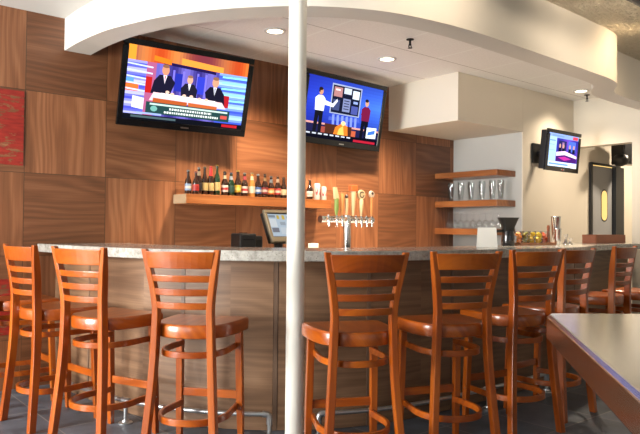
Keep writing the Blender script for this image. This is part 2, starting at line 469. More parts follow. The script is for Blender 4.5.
# painted red panel at the left end of the panelled wall
o = MB().box((-.31, -.004, 1.90), (.60, .008, .545)).build('wall_art', M['red_art'])
tag(o, 'worn red painted square high on the walnut wall at the left', 'wall art')
o = MB().box((-.36, -.004, .60), (.60, .008, .40)).build('wall_art', M['red_art'])
tag(o, 'red painted patch low on the wall behind the first bar stool', 'wall art')

# ------------------------------------------------------------------ bar
bp = [(.10,0),(.135,-.55),(.205,-1.05),(.31,-1.42),(.53,-1.80),(.80,-2.07),(1.10,-2.26),(1.45,-2.38),(1.85,-2.43),(2.5,-2.445),(3.1,-2.42),(3.7,-2.32),(4.2,-2.14),(4.7,-1.96),(5.2,-1.87),(5.85,-1.84)]
bo = [Vector((p.x, p.y)) for p in catmull([Vector(p) for p in bp], 8)]
bo[0].y = -.002
bi = offset(bo, .66); bi[0] = Vector((.83, -.002)); bi[-1] = Vector((5.85, bi[-1].y))
o = MB().band(bo, bi, .996, 1.056, True).build('bar_countertop', M['concrete'], None, .004, 2)
tag(o, 'long curved polished concrete bar top with bottles and stools around it', 'bar top')
bar = thing('bar_counter', 'curved walnut veneer bar front under the concrete top', 'bar', (0,0,0))
f0 = offset(bo, .13); f1 = offset(bo, .17)
f0[0].y = f1[0].y = -.004
def arclen(path):
    L = [0]
    for a, b in zip(path, path[1:]): L.append(L[-1] + (b-a).length)
    return L
def sample(path, L, s):
    for i in range(len(path)-1):
        if L[i+1] >= s:
            t = (s-L[i])/(L[i+1]-L[i]); return path[i].lerp(path[i+1], t)
    return path[-1]
Lf = arclen(f0); tot = Lf[-1]
def seg(path0, s0, s1, n):
    out = []; out2 = []
    for k in range(n+1):
        s = s0 + (s1-s0)*k/n
        p = sample(path0, Lf, s); q = sample(path0, Lf, min(s+.01, tot)); r = sample(path0, Lf, max(s-.01, 0))
        t = (q-r).normalized(); out.append(p); out2.append(Vector((p.x - t.y*.03, p.y + t.x*.03)))
    return out, out2
def panel(name, s0, s1, z0, z1, mat, parent, push=0):
    a, b = seg(f0, s0, s1, 10)
    if push:
        a = [p + (p-q).normalized()*push for p, q in zip(a, b)]
    mb = MB().band(a, b, z0, z1, True); o = mb.build(name, mat, parent)
    me = o.data; uv = me.uv_layers.new(name='UV')
    for lp in me.loops:
        co = me.vertices[lp.vertex_index].co
        best = min(range(len(a)), key=lambda i: (a[i].x-co.x)**2 + (a[i].y-co.y)**2)
        uv.data[lp.index].uv = (s0 + (s1-s0)*best/10, co.z)
    return o
# find arc length of the seam seen beside the column (room x about .74)
def s_near(path, L, x, y):
    return min(((sample(path, L, k*.01) - Vector((x, y))).length, k*.01) for k in range(int(L[-1]*100)))[1]
SEAMS = [(.49,-1.52),(.86,-1.97),(1.355,-2.26),(2.055,-2.315)]
edges = [s_near(f0, Lf, x, y) for x, y in SEAMS]
edges = [0, edges[0]-.95] + edges + [edges[-1]+.7*k for k in range(1, 6) if edges[-1]+.7*k < tot-.2] + [tot]
for a, b in zip(edges, edges[1:]):
    panel('front_panel', a+.014, b-.014, .004, .994, M['bar_wood'], bar)
    if b < tot:
        panel('seam_strip', b-.012, b+.012, .004, .994, M['strip_wood'], bar, .003)
ca, cb = offset(bo, .162), offset(bo, .55)
ca[0].y = cb[0].y = -.004
core = MB().band(ca, cb, 0, .994, False)
ob = core.build('carcass', M['cabinet'], bar)

# foot rails of galvanised pipe
def foot_rail(label, s0, s1, posts, elbow_first, elbow_last):
    t = thing('foot_rail', label, 'foot rail', tuple(sample(offset(bo, .0), arclen(bo), s0)) + (0,))
    path = offset(bo, -.005); L = arclen(path); loc = Vector(t.location)
    n = int((s1-s0)/.06) + 1
    P = [Vector(tuple(sample(path, L, s0 + (s1-s0)*k/n)) + (.135,)) - loc for k in range(n+1)]
    MB().tube(P, .0135, 12).build('pipe', M['pipe'], t)
    for s, el in ((s0, elbow_first), (s1, elbow_last)):
        if not el: continue
        p = Vector(tuple(sample(path, L, s)) + (0,)) - loc
        d = (P[1]-P[0]).normalized() if s == s0 else (P[-2]-P[-1]).normalized()
        up = Vector((0,0,1))
        e = MB().tube([p+d*.04+up*.135, p+d*.012+up*.134, p+d*.003+up*.126, p+up*.112, p+up*.08], .0185, 12).build('elbow', M['pipe'], t)
        m = MB().tube([p+up*.085, p+up*.004], .0135, 12); m.build('post', M['pipe'], t)
        MB().lathe([(.042,0),(.042,.006),(.024,.011),(.021,.022)], p, 20).build('flange', M['pipe'], t)
    for s in posts:
        p = Vector(tuple(sample(path, L, s)) + (0,)) - loc
        MB().tube([p+Vector((0,0,.004)), p+Vector((0,0,.13))], .0125, 12).build('post', M['pipe'], t)
        MB().lathe([(.042,0),(.042,.006),(.024,.011),(.021,.022)], p, 20).build('flange', M['pipe'], t)
        d = Vector(tuple(sample(path, L, s+.03) - sample(path, L, s-.03)) + (0,)).normalized()
        MB().tube([p+d*-.035+Vector((0,0,.135)), p+d*.035+Vector((0,0,.135))], .0185, 12).build('coupling', M['pipe'], t)
    return t
Lb = arclen(bo)
s_a = s_near(bo, Lb, .774, -2.047)
s_b = s_near(bo, Lb, .997, -2.221)
s_p = min((abs(sample(bo, Lb, s*.01).y + 1.28), s*.01) for s in range(50, 300))[1]
foot_rail('galvanised pipe foot rail left of the white column', .35, s_a, [s_p, .45], False, True)
foot_rail('galvanised pipe foot rail right of the white column', s_b, s_near(bo, Lb, 3.0, -2.42), [s_b+1.3], True, True)

# steel column
col = struct(MB().lathe([(.0485,0),(.0485,2.775)], (.771,-2.274,0), 40).build('column', M['column']), 'white round steel column standing in front of the bar')
MB().lathe([(.09,0),(.09,.012),(.052,.016)], (.771,-2.274,0), 32).build('base_flange', M['column'], col)

# back counter (behind and below the bar top)
bc = thing('back_counter', 'low back counter along the walnut wall behind the bar', 'counter', (2.74,-.3,0))
MB().box((0,0,.44), (3.68,.56,.88)).build('cabinet_body', M['cabinet'], bc, .003)
MB().box((0,-.01,.9), (3.72,.58,.04)).build('counter_slab', M['counter'], bc, .003)

# ------------------------------------------------------------------ bar stools
def make_stool():
    t = thing('bar_stool', 'stool', 'bar stool')
    H = 1.075
    zs = [0,.1,.22,.38,.54,.68,.78,.88,.98,H]
    def cx(z):   # half spacing of the rear posts
        K = [(0,.191),(.2,.176),(.45,.157),(.65,.148),(.78,.146),(.9,.160),(H,.194)]
        for (a, b), (c, d) in zip(K, K[1:]):
            if z <= c: return b + (d-b)*(z-a)/(c-a)
        return K[-1][1]
    def cy(z):
        K = [(0,-.040),(.2,-.022),(.42,-.004),(.6,.004),(.78,.0),(.9,-.010),(H,-.040)]
        for (a, b), (c, d) in zip(K, K[1:]):
            if z <= c: return b + (d-b)*(z-a)/(c-a)
        return K[-1][1]
    for s in (-1, 1):
        rings = []
        pts = catmull([Vector((cx(z), cy(z), z)) for z in zs], 3)
        for p in pts:
            hw = .0155 + .004*(1-p.z/H); hd = .020 + .003*(1-abs(p.z-.6)/.6)
            if p.z > .98: hd = .019 - .006*(p.z-.98)/.1
            rings.append([Vector((s*p.x+a*hw, p.y+b*hd, p.z)) for a, b in ((-1,-1),(1,-1),(1,1),(-1,1))])
        MB().loft(rings, True, False).build('rear_post', M['cherry_z'], t, .004)
    for s in (-1, 1):
        def rg(z, x, y, w): return [Vector((s*x+a*w, y+b*w, z)) for a, b in ((-1,-1),(1,-1),(1,1),(-1,1))]
        MB().loft([rg(0,.181,.372,.0145), rg(.2,.178,.364,.018), rg(.640,.172,.345,.0185)], True, False).build('leg', M['cherry_z'], t, .003)
    # curved rails of the back
    def rail(name, zc, h, bow, th=.016):
        n = 10; rings = []
        for k in range(n+1):
            u = -1 + 2*k/n
            def P(z, dy):
                x = u*(cx(z)-.008); return Vector((x, cy(z) - .010 - bow*(1-u*u) + dy, z))
            rings.append([P(zc-h/2, -th/2), P(zc-h/2, th/2), P(zc+h/2, th/2), P(zc+h/2, -th/2)])
        m = MB(); m.loft(rings, True, False)
        o = m.build(name, M['cherry_x'], t, .004)
        for p in o.data.polygons: p.use_smooth = False
    rail('top_rail', 1.022, .084, .032, .018)
    for z in (.930, .862, .794): rail('slat', z, .034, .030)
    # seat: D-shaped in plan
    def dpath(fw, fy, rb, yb=0):
        # from front-right, round the back, to front-left (counter-clockwise from above reversed)
        pts = [(fw, fy), (fw*.5+rb*.5+.004, fy*.66), (rb, .155), (rb*.885, .082), (rb*.64, .034), (rb*.33, .010), (0, .003)]
        pts = [(x, y + yb*max(0, 1-y/.12)) for x, y in pts]
        full = pts + [(-x, y) for x, y in pts[-2::-1]]
        return [Vector((p.x, p.y)) for p in catmull([Vector(q) for q in full], 4)]
    dp = dpath(.212, .386, .200, -.014)
    front = [Vector((-.212, .386)), Vector((-.20, .396)), Vector((.20, .396)), Vector((.212, .386))]
    outl = dp[:-1] + front[:-1]
    def ring(d, z):
        c = Vector((0, .21)); r = []
        for p in outl:
            v = p - c; r.append(Vector((p.x - v.normalized().x*d, p.y - v.normalized().y*d, z)))
        return r
    m = MB(); m.loft([ring(.008,.626), ring(.002,.630), ring(0,.640), ring(0,.682), ring(.003,.690), ring(.009,.695)], True, True)
    # dished top
    m.build('seat', M['cherry_y'], t)
    # bent stretcher rings
    def bent(name, z, fw, fy, rb, h, yb):
        a = dpath(fw, fy, rb, yb); b = offset(a, .017)
        c = Vector((0, .2))
        if (b[len(b)//2]-c).length > (a[len(a)//2]-c).length: b = offset(a, -.017)
        MB().band(a, b, z-h/2, z+h/2, True).build(name, M['cherry_x'], t, .003)
    bent('upper_ring', .545, .162, .350, .172, .032, -.016)
    bent('foot_ring', .213, .166, .355, .184, .034, -.034)
    MB().box((0,.364,.272), (.325,.02,.044)).build('stretcher', M['cherry_x'], t, .003)
    b = MB()
    for s in (-1, 1):
        for z in (.213, .545, .645):
            b.lathe([(.0045,0),(.0045,.003),(.002,.004)], (s*(.1955 if z < .3 else .192), .358, z), 8, True, Matrix.Rotation(s*PI/2, 3, 'Y'))
    b.build('bolt', M['chrome'], t)
    return t
st0 = make_stool()
ST = [(-.30,-.33,2,'cherry bar stool cut off by the left photo edge, nearest the walnut wall'),
 (-.238,-.948,8.5,'orange-brown ladder-back bar stool second from the walnut wall, foot on the light slate'),
 (-.102,-1.531,20.6,'orange-brown ladder-back bar stool standing next to a foot rail flange, third from the wall'),
 (.185,-2.118,37.6,'bright orange-brown ladder-back bar stool just left of the white column'),
 (.758,-2.826,65,'cherry wood ladder-back bar stool just right of the white column, its seat touching it'),
 (1.357,-2.937,69,'cherry wood ladder-back bar stool below the folded white card, second right of column'),
 (2.004,-2.935,78,'cherry wood ladder-back bar stool beside the steel table corner, below the fruit jars'),
 (2.558,-2.882,91,'dark cherry bar stool beyond the steel table corner, below the steel shakers'),
 (3.575,-2.70,93.5,'dark cherry bar stool beyond the steel table, below the wooden box on the bar'),
 (4.18,-2.745,92,'farthest cherry bar stool, cut off by the right edge of the photo')]
for i, (x, y, a, lab) in enumerate(ST):
    o = st0 if i == 0 else copy_tree(st0)
    o.location = (x, y, 0); o.rotation_euler = (0, 0, rad(a-90)); tag(o, lab, 'bar stool', 'bar stools along the curved bar')

# ------------------------------------------------------------------ televisions
def quad(sh, x0, y0, x1, y1, c): sh.append(([(x0,y0),(x1,y0),(x1,y1),(x0,y1)], c))
def ell(sh, cx, cy, rx, ry, c, n=14): sh.append(([(cx+rx*math.cos(2*PI*k/n), cy+ry*math.sin(2*PI*k/n)) for k in range(n)], c))
def grad(sh, x0, y0, x1, y1, f, nx=24, ny=14):
    for i in range(nx):
        for j in range(ny):
            u0, u1 = x0+(x1-x0)*i/nx, x0+(x1-x0)*(i+1)/nx; v0, v1 = y0+(y1-y0)*j/ny, y0+(y1-y0)*(j+1)/ny
            sh.append(([(u0,v0),(u1,v0),(u1,v1),(u0,v1)], f((u0+u1)/2, (v0+v1)/2), 0))
def screen(w, h, shapes, parent, y, name='screen', mat=None):
    """flat lit picture; u right, v down, facing local -y"""
    vs, fs, cs = [], [], []; lvl = 0
    for s in shapes:
        pts, c = s[0], s[1]
        if len(s) == 2: lvl += 1
        b = len(vs); yy = y - .00004*lvl
        vs += [((u-.5)*w, yy, (.5-v)*h) for u, v in pts]; fs.append(tuple(range(b, b+len(pts)))); cs.append(srgb(*c))
    me = bpy.data.meshes.new(name); me.from_pydata(vs, [], fs); me.materials.append(mat or M['screen'])
    at = me.color_attributes.new('Col', 'FLOAT_COLOR', 'CORNER')
    for p, c in zip(me.polygons, cs):
        for li in p.loop_indices: at.data[li].color = c
    o = bpy.data.objects.new(name, me); COL.objects.link(o); o.parent = parent; return o
def mixc(a, b, t): t = max(0, min(1, t)); return tuple(a[k]+(b[k]-a[k])*t for k in range(3))

def suit(sh, cx, top, s, col, skin, tie=None, lean=0):
    """seated or standing figure on the screen"""
    sh.append(([(cx-.075*s,top+.42*s),(cx-.085*s+lean,top+.24*s),(cx-.045*s+lean,top+.15*s),(cx+.045*s+lean,top+.15*s),(cx+.085*s+lean,top+.24*s),(cx+.08*s,top+.42*s)], col))
    sh.append(([(cx-.016*s+lean,top+.15*s),(cx+.016*s+lean,top+.15*s),(cx+lean,top+.27*s)], (225,225,235)))
    if tie: sh.append(([(cx-.005*s+lean,top+.16*s),(cx+.005*s+lean,top+.16*s),(cx+lean,top+.26*s)], tie))
    ell(sh, cx+lean, top+.08*s, .030*s, .072*s, skin)
    ell(sh, cx+lean, top+.024*s, .028*s, .026*s, mixc(skin, (60,40,30), .5))

def tv(name_label, loc, yaw, tilt, w, h, shapes, depth=.075, bez=.045, arm=None):
    t = thing('wall_tv', name_label, 'television', loc)
    t.rotation_euler = Matrix.Rotation(yaw, 3, 'Z').to_4x4().to_euler()
    # pose: rotation Z then tilt about local x (top leans out, towards -y)
    R = Matrix.Rotation(yaw, 4, 'Z') @ Matrix.Rotation(tilt, 4, 'X')
    t.rotation_euler = R.to_euler()
    m = MB()
    m.box((0, depth/2+.012, 0), (w*.96, depth-.02, h*.94)); m.box((0, depth*.55+.03, -.02), (w*.6, depth*.9, h*.55))
    m.build('housing', M['black'], t, .008)
    bz = MB()
    for c, d in (((0,.008,h/2-bez/2),(w,.028,bez)), ((0,.008,-h/2+bez*.65),(w,.028,bez*1.3)), ((-w/2+bez/2,.008,-bez*.15),(bez,.028,h-bez*2.3)), ((w/2-bez/2,.008,-bez*.15),(bez,.028,h-bez*2.3))):
        bz.box(c, d)
    bz.build('bezel', M['bezel'], t, .004)
    sw, shh = w-2*bez, h-2.3*bez
    g = MB().box((0,.012,bez*.15), (sw,.012,shh)).build('panel_backing', M['bezel'], t)
    s = screen(sw, shh, shapes, t, .0055); s.location = (0,0,bez*.15)
    MB().box((0,-.0065,-h/2+bez*.6), (.07,.002,.011)).build('badge', M['brushed'], t)
    Ri = R.to_3x3().inverted()
    if arm:   # bracket reaches straight back to the wall behind
        wy = arm - loc[1]
        a = Vector((0, depth*.5, 0)); d = Ri @ Vector((0, 1, 0)); k = (wy - (R.to_3x3() @ a).y)
        b = a + d*(k-.02)
        MB().tube([a, b], .03, 12).build('bracket_arm', M['dark_metal'], t)
        q = MB(); q.box((0,0,0), (.22,.02,.22), Ri); oq = q.build('wall_plate', M['dark_metal'], t); oq.location = a + d*(k-.0105)
    return t

# picture 1: three suited presenters at a desk
S1 = []
def bg1(u, v):
    if v < .2:
        c = mixc((190,70,30), (240,160,70), .5+.5*math.sin(u*19)); c = mixc(c, (120,50,60), .5+.5*math.sin(u*9+2.4))
        return c
    if u < .22: return mixc((70,76,205), (190,190,245), .5+.5*math.sin(v*42)) if u < .16 else (170,90,130)
    if u > .76: return mixc((60,80,195), (170,215,245), .5+.5*math.sin(v*38+1))
    return mixc((52,44,120), (110,100,190), .5+.5*math.sin(u*30))
grad(S1, 0, 0, 1, 1, bg1, 40, 30)
quad(S1, 0, 0, .06, .2, (230,150,50)); quad(S1, .0, .52, .1, .62, (235,110,50)); quad(S1, .0,.44,.06,.5,(90,150,250))
S1.append(([(.28,.16),(.72,.2),(.72,.24),(.28,.2)], (30,20,70))); S1.append(([(.2,.1),(.34,.13),(.34,.2),(.2,.17)], (235,120,30)))
S1.append(([(.42,.08),(.78,.12),(.78,.2),(.42,.17)], (240,150,60)))
for k in range(5):
    y = .24 + k*.085; S1.append(([(0,y),(.2,y+.02),(.2,y+.04),(0,y+.02)], (200,215,252))); S1.append(([(.78,y),(1,y-.01),(1,y+.018),(.78,y+.025)], (140,225,250)))
for x in (.36,.44,.56,.63): quad(S1, x, .26, x+.016, .6, (120,110,220))
quad(S1, .38,.3,.44,.55,(36,46,160)); quad(S1,.565,.3,.63,.55,(50,60,190))
quad(S1, .15,.40,.2,.62,(180,30,30)); quad(S1,.80,.52,.86,.7,(170,30,40))
suit(S1, .27, .20, 1.0, (26,24,44), (205,140,110), (190,30,40), .03)
suit(S1, .505, .30, .82, (30,28,44), (215,160,135), None)
suit(S1, .745, .27, 1.0, (24,22,40), (210,150,120), (60,70,120), -.02)
S1.append(([(.22,.6),(.80,.63),(.84,.72),(.19,.72)], (240,200,206))); S1.append(([(.28,.60),(.74,.62),(.76,.68),(.26,.67)], (252,238,242)))
S1.append(([(.22,.68),(.5,.69),(.5,.76),(.22,.76)], (176,84,40))); S1.append(([(.51,.69),(.76,.70),(.76,.77),(.51,.76)], (190,96,50)))
S1.append(([(.06,.68),(.15,.70),(.15,.86),(.06,.84)], (225,225,240)))
for x, y in ((.33,.58),(.37,.6),(.47,.6),(.53,.6),(.6,.62),(.66,.62)): ell(S1, x, y, .016, .022, (235,190,170))
S1.append(([(.17,.74),(.88,.745),(.88,.91),(.17,.90)], (34,66,66))); S1.append(([(.20,.755),(.86,.76),(.86,.785),(.20,.78)], (190,215,206)))
for r, (x0, x1) in enumerate(((.36,.72),(.32,.78))):
    x = x0
    random.seed(11+r)
    while x < x1:
        wd = random.uniform(.008,.02); quad(S1, x, .80+r*.05, min(x+wd, x1), .83+r*.05, (225,232,228)); x += wd + .007
ell(S1, .235, .83, .028, .04, (110,170,160)); quad(S1, .80,.82,.86,.87,(200,80,70))
quad(S1, 0, .93, 1, 1, (14,16,24)); quad(S1, .06,.945,.42,.975,(70,90,96)); quad(S1,.82,.945,.96,.985,(180,30,40)); quad(S1,.1,.895,.3,.92,(150,170,220))
tv('large tilted television nearer the left, three men in suits at a news desk on screen', (1.186,-.278,2.311), rad(-4.9), rad(15.3), 1.13, .672, S1, arm=0)

# picture 2: two standing presenters by a video wall
S2 = []
grad(S2, 0, 0, 1, 1, lambda u, v: mixc(mixc((40,60,190), (70,120,235), u), (24,30,120), abs(v-.35)*1.4), 30, 18)
def sil2(cx, top, shirt, trousers, skin, arm):
    S2.append(([(cx-.05,top+.36),(cx-.055,top+.75),(cx-.015,top+.75),(cx,top+.45),(cx+.012,top+.75),(cx+.05,top+.75),(cx+.05,top+.36)], trousers))
    S2.append(([(cx-.055,top+.38),(cx-.065,top+.18),(cx-.03,top+.13),(cx+.03,top+.13),(cx+.062,top+.18),(cx+.055,top+.38)], shirt))
    S2.append((arm, shirt)); ell(S2, cx, top+.065, .026, .06, skin); ell(S2, cx-.006, top+.024, .026, .028, (36,26,22)); quad(S2, cx-.03, top+.02, cx-.012, top+.08, (36,26,22)) if cx < .5 else None
quad(S2, .30,.06,.70,.56,(150,160,190)); quad(S2, .315,.085,.685,.54,(20,24,44))
quad(S2, .33,.11,.44,.27,(170,120,120)); quad(S2, .46,.10,.56,.2,(190,200,220)); quad(S2,.58,.12,.67,.26,(210,225,240)); quad(S2,.6,.3,.66,.34,(140,160,220))
quad(S2, .33,.32,.42,.5,(60,70,110)); quad(S2,.46,.28,.56,.5,(120,130,170)); quad(S2,.58,.38,.67,.52,(70,80,150)); quad(S2,.35,.14,.41,.17,(230,210,210))
for k in range(4): quad(S2, .475,.31+k*.045,.545,.325+k*.045,(30,34,60))
S2.append(([(.30,.62),(.70,.58),(.72,.64),(.30,.68)], (70,90,190)))
for k in range(6): S2.append(([(.34+k*.06,.58),(.37+k*.06,.57),(.38+k*.06,.74),(.35+k*.06,.75)], (120,140,220)))
quad(S2, 0,.74,1,.77,(215,150,140)); quad(S2, 0,.77,1,.92,(30,30,70)); quad(S2, .26,.74,.62,.92,(74,40,28))
S2.append(([(.38,.92),(.40,.78),(.48,.70),(.56,.74),(.58,.92)], (226,120,40))); S2.append(([(.43,.92),(.45,.8),(.5,.74),(.53,.92)], (250,190,90))); ell(S2,.5,.70,.03,.04,(250,210,150))
quad(S2, .2,.8,.27,.9,(150,70,60)); quad(S2,.62,.8,.68,.9,(190,90,60))
sil2(.17, .17, (226,230,240), (20,20,30), (196,140,110), [(.21,.36),(.33,.40),(.38,.31),(.39,.35),(.34,.46),(.21,.44)])
sil2(.79, .22, (110,24,60), (16,16,30), (200,150,120), [(.74,.42),(.72,.50),(.78,.53),(.79,.5),(.75,.47),(.76,.4)])
S2.append(([(.83,.70),(.97,.69),(.97,.88),(.83,.89)], (226,236,250))); S2.append(([(.85,.78),(.95,.73),(.95,.8),(.85,.84)], (60,110,220)))
quad(S2, 0,.90,1,1,(12,12,24)); [quad(S2,.04+.075*k_,.915,.09+.075*k_,.94,(190,196,210)) for k_ in range(8)]; quad(S2,.66,.945,.97,.985,(170,30,50))
tv('large tilted television right of the white column, two standing presenters on screen', (2.900,-.290,2.335), rad(3.5), rad(10), 1.13, .68, S2, arm=0)

# picture 3: small set in the corner
S3 = []
grad(S3, 0, 0, 1, 1, lambda u, v: mixc((50,50,150), (110,70,190), .5+.5*math.sin(u*11+v*4)), 20, 14)
quad(S3, 0,0,1,.13,(140,165,225)); quad(S3,.1,.04,.5,.09,(120,150,220)); quad(S3,.8,.02,.98,.12,(210,70,90))
quad(S3, 0,.1,.26,.86,(170,205,250)); quad(S3,.03,.2,.22,.24,(120,160,230)); quad(S3,.03,.33,.2,.36,(150,185,235)); quad(S3,.03,.5,.22,.53,(150,185,235))
quad(S3,.34,.2,.6,.5,(40,40,90)); quad(S3,.66,.18,.92,.5,(80,110,220)); quad(S3,.45,.24,.52,.48,(150,110,160))
for cx in (.38,.5,.72,.86): ell(S3,cx,.36,.03,.07,(200,150,130)); quad(S3,cx-.045,.42,cx+.045,.55,(24,22,50))
S3.append(([(.27,.56),(.56,.5),(.98,.62),(.98,.7),(.56,.62),(.27,.68)], (244,214,236)))
S3.append(([(.27,.68),(.56,.62),(.98,.7),(.98,.84),(.27,.84)], (70,30,110))); S3.append(([(.34,.72),(.56,.67),(.8,.73),(.56,.8)], (190,50,150)))
quad(S3, 0,.85,1,1,(214,232,250)); quad(S3,.05,.9,.7,.95,(110,150,220))
t3 = tv('small tilted television on the cream wall near the doorway', (5.225,-1.29,2.058), rad(0), rad(5.7), .68, .445, S3, depth=.09, bez=.04, arm=YT)
MB().lathe([(.009,0),(.009,.004)], (0,-.0065,-.2), 10, True, Matrix.Rotation(PI/2, 3, 'X')).build('standby_light', M['red_rec'], t3)

# ------------------------------------------------------------------ bottle shelf and bottles
sh = thing('bottle_shelf', 'long oak wall shelf carrying a row of beer bottles', 'shelf', (2.0,0,0))
MB().box((0,-.11,1.4255), (1.583,.22,.0815)).build('board', M['shelf_x'], sh, .003)
MB().box((-.7945,-.11,1.4255), (.006,.214,.0755)).build('end_grain', plain('pale_end_grain', srgb(150,126,98), .6, noise=.12), sh)
SZ = 1.4665
label_mats = {}
def cmat(c, rough=.5):
    if c not in label_mats: label_mats[c] = plain('print_%02x%02x%02x' % c, srgb(*c), rough, noise=.06, scale=60)
    return label_mats[c]
def bottle(x, y, h, r, glassm, lab, cap, neck, text, band=None, tall=False):
    t = thing('beer_bottle', text, 'bottle', (x,y,SZ), random.uniform(-.3,.3), 'bottles on the oak wall shelf')
    k = h
    if tall: prof = [(r*.9,0),(r,.006),(r,.56*k),(r*.8,.64*k),(r*.42,.74*k),(r*.36,.8*k),(r*.36,.96*k),(r*.42,.965*k),(r*.42,k)]
    else: prof = [(r*.9,0),(r,.006),(r,.50*k),(r*.93,.57*k),(r*.55,.70*k),(r*.43,.78*k),(r*.40,.95*k),(r*.46,.955*k),(r*.44,k)]
    MB().lathe(prof, n=18).build('bottle_glass', glassm, t)
    MB().lathe([(r*1.012,.16*k),(r*1.02,.165*k),(r*1.02,.43*k),(r*1.012,.435*k)], n=18, cap=False).build('label', cmat(lab), t)
    if band:
        MB().lathe([(r*1.03,.24*k),(r*1.03,.34*k)], n=18, cap=False).build('label_band', cmat(band), t)
    if neck:
        MB().lathe([(r*.60,.70*k),(r*.50,.78*k),(r*.47,.86*k)], n=18, cap=False).build('neck_label', cmat(neck), t)
    MB().lathe([(r*.50,k-.010),(r*.50,k-.002),(r*.42,k+.003)], n=16).build('cap', cmat(cap, .3), t)
    return t
BR, GR, CL = M['brown_glass'], M['green_glass'], M['clear_bottle']
W_, C_, R_ = (232,228,220), (222,196,130), (180,30,34)
BD = [(1.272,.218,BR,(150,180,220),(200,205,210),None,'first bottle at the left end of the shelf, pale blue label',(230,225,215)),
 (1.325,.205,BR,(196,40,36),(170,40,40),None,'short brown bottle with a red label, second from the shelf end',None),
 (1.374,.25,BR,(30,30,34),(190,190,190),(200,180,150),'dark bottle with a pale neck label, third on the shelf',None),
 (1.430,.258,BR,C_,(120,120,110),None,'brown bottle with a cream label beside the red-necked one',None),
 (1.489,.262,BR,C_,R_,None,'bottle with a tall red neck wrap and cream label',None),
 (1.551,.285,GR,C_,(214,160,50),None,'tallest green bottle with gold cap and gold-cream label',None),
 (1.630,.228,BR,W_,(60,50,40),(226,214,180),'brown bottle with white label and red band, right of the tall green one',R_),
 (1.695,.222,GR,(30,70,60),(80,90,140),(190,200,220),'dark green bottle with a silver-blue neck label',None),
 (1.766,.248,BR,(228,184,40),(226,190,50),None,'brown bottle with a bright yellow label and yellow cap',(240,210,110)),
 (1.837,.230,BR,W_,(190,200,205),(200,60,70),'brown bottle with pink-red neck band and white label',R_),
 (1.916,.236,CL,(230,222,200),(200,180,120),(236,226,190),'pale golden clear bottle with a white label',None),
 (1.983,.226,BR,(70,110,180),(190,205,225),None,'brown bottle with a blue label',(200,210,225)),
 (2.058,.232,BR,(150,40,44),(60,40,30),(150,110,60),'brown bottle with a dark red label',(190,180,170)),
 (2.129,.216,BR,(226,110,40),(150,150,160),(130,140,150),'brown bottle with an orange label',(240,200,150)),
 (2.206,.226,BR,(186,50,46),(200,120,60),(222,190,160),'brown bottle with red label and cream neck label',(226,200,180)),
 (2.274,.212,BR,(220,200,160),(70,50,40),None,'plain brown bottle with a cream label, last left of the column',None),
 (2.591,.205,BR,(232,226,214),(90,60,50),None,'brown bottle with a white label just right of the column',(190,180,170))]
for (x, h, g, lab, cap, neck, text, band) in BD:
    dk = lambda c, f: tuple(int(v*f) for v in c) if c else None
    h *= .93; lab = dk(lab, .70); cap = dk(cap, .45); neck = dk(neck, .6); band = dk(band, .75)
    foil = text.startswith('bottle with a tall red')
    b = bottle(x, -.13 - (.035 if 'second from' in text else 0), h,   .0277 if 1.36 < x < 1.56 or x < 1.33 else .0308, g, lab, cap, neck, text, band, tall=h > .24)
    if foil: MB().lathe([(.0185,.66*h),(.0135,.76*h),(.0128,.97*h),(.0142,h+.004)], n=18).build('foil_wrap', cmat(R_, .35), b)
for x, h, r, text in ((2.682,.165,.033,'taller white and red drinks can on the shelf'), (2.764,.135,.031,'shorter white and red drinks can at the shelf end')):
    t = thing('drinks_can', text, 'can', (x,-.13,SZ), 0, 'cans at the right end of the shelf')
    MB().lathe([(r*.8,0),(r,.01),(r,h-.014),(r*.86,h-.002),(r*.82,h)], n=20).build('can_body', cmat((176,172,170),.3), t)
    m = MB()
    for a in (-2.3, -1.2, -.3, 1.5):
        pts0 = [Vector((r*1.015*math.cos(a+d), r*1.015*math.sin(a+d), z)) for d, z in ((-.35,.35*h),(.05,.28*h),(.38,.5*h),(.30,.72*h),(-.1,.76*h),(-.32,.6*h))]
        m.add(pts0, [tuple(range(6))])
    m.build('red_mark', cmat((170,36,36)), t)
    MB().lathe([(r*.84,h),(r*.84,h+.003)], n=20).build('lid', M['brushed'], t)

# ------------------------------------------------------------------ beer tap tower on the back counter
tt = thing('tap_tower', 'chrome beer tap tower with six handles right of the column', 'beer tap', (2.875,-.36,.92))
MB().lathe([(.068,0),(.068,.012),(.044,.02)], n=28).build('base_flange', M['chrome'], tt)
MB().lathe([(.038,.015),(.038,.40)], n=28).build('tower_column', M['chrome'], tt)
MB().tube([(-.335,0,.358),(.335,0,.358)], .034, 20).build('crossbar', M['chrome'], tt)
for x in (-.335, .335):
    MB().lathe([(.036,-.004),(.036,.004)], (x,0,.358), 20, True, Matrix.Rotation(PI/2, 3, 'Y')).build('end_cap', M['chrome'], tt)
TX = [-.24,-.165,-.10,-.015,.085,.165,.24,-.30]
for x in (-.30,-.20,-.13,-.06,.05,.12,.19,.26):
    m = MB(); m.tube([(x,-.03,.358),(x,-.085,.358)], .014, 10); m.tube([(x,-.075,.362),(x,-.08,.325),(x,-.083,.29)], [.013,.011,.009], 10); m.tube([(x,-.07,.36),(x,-.07,.40)], .009, 8)
    m.build('faucet', M['chrome'], tt)
def handle(x, prof, mat, name='tap_handle'):
    return MB().lathe(prof, (x,-.07,.395), 16).build(name, mat, tt)
cream_h, tan_h = cmat((170,154,122)), cmat((160,110,62))
h = handle(-.20, [(.012,0),(.014,.02),(.022,.06),(.020,.13),(.022,.16)], cmat((100,120,60)))
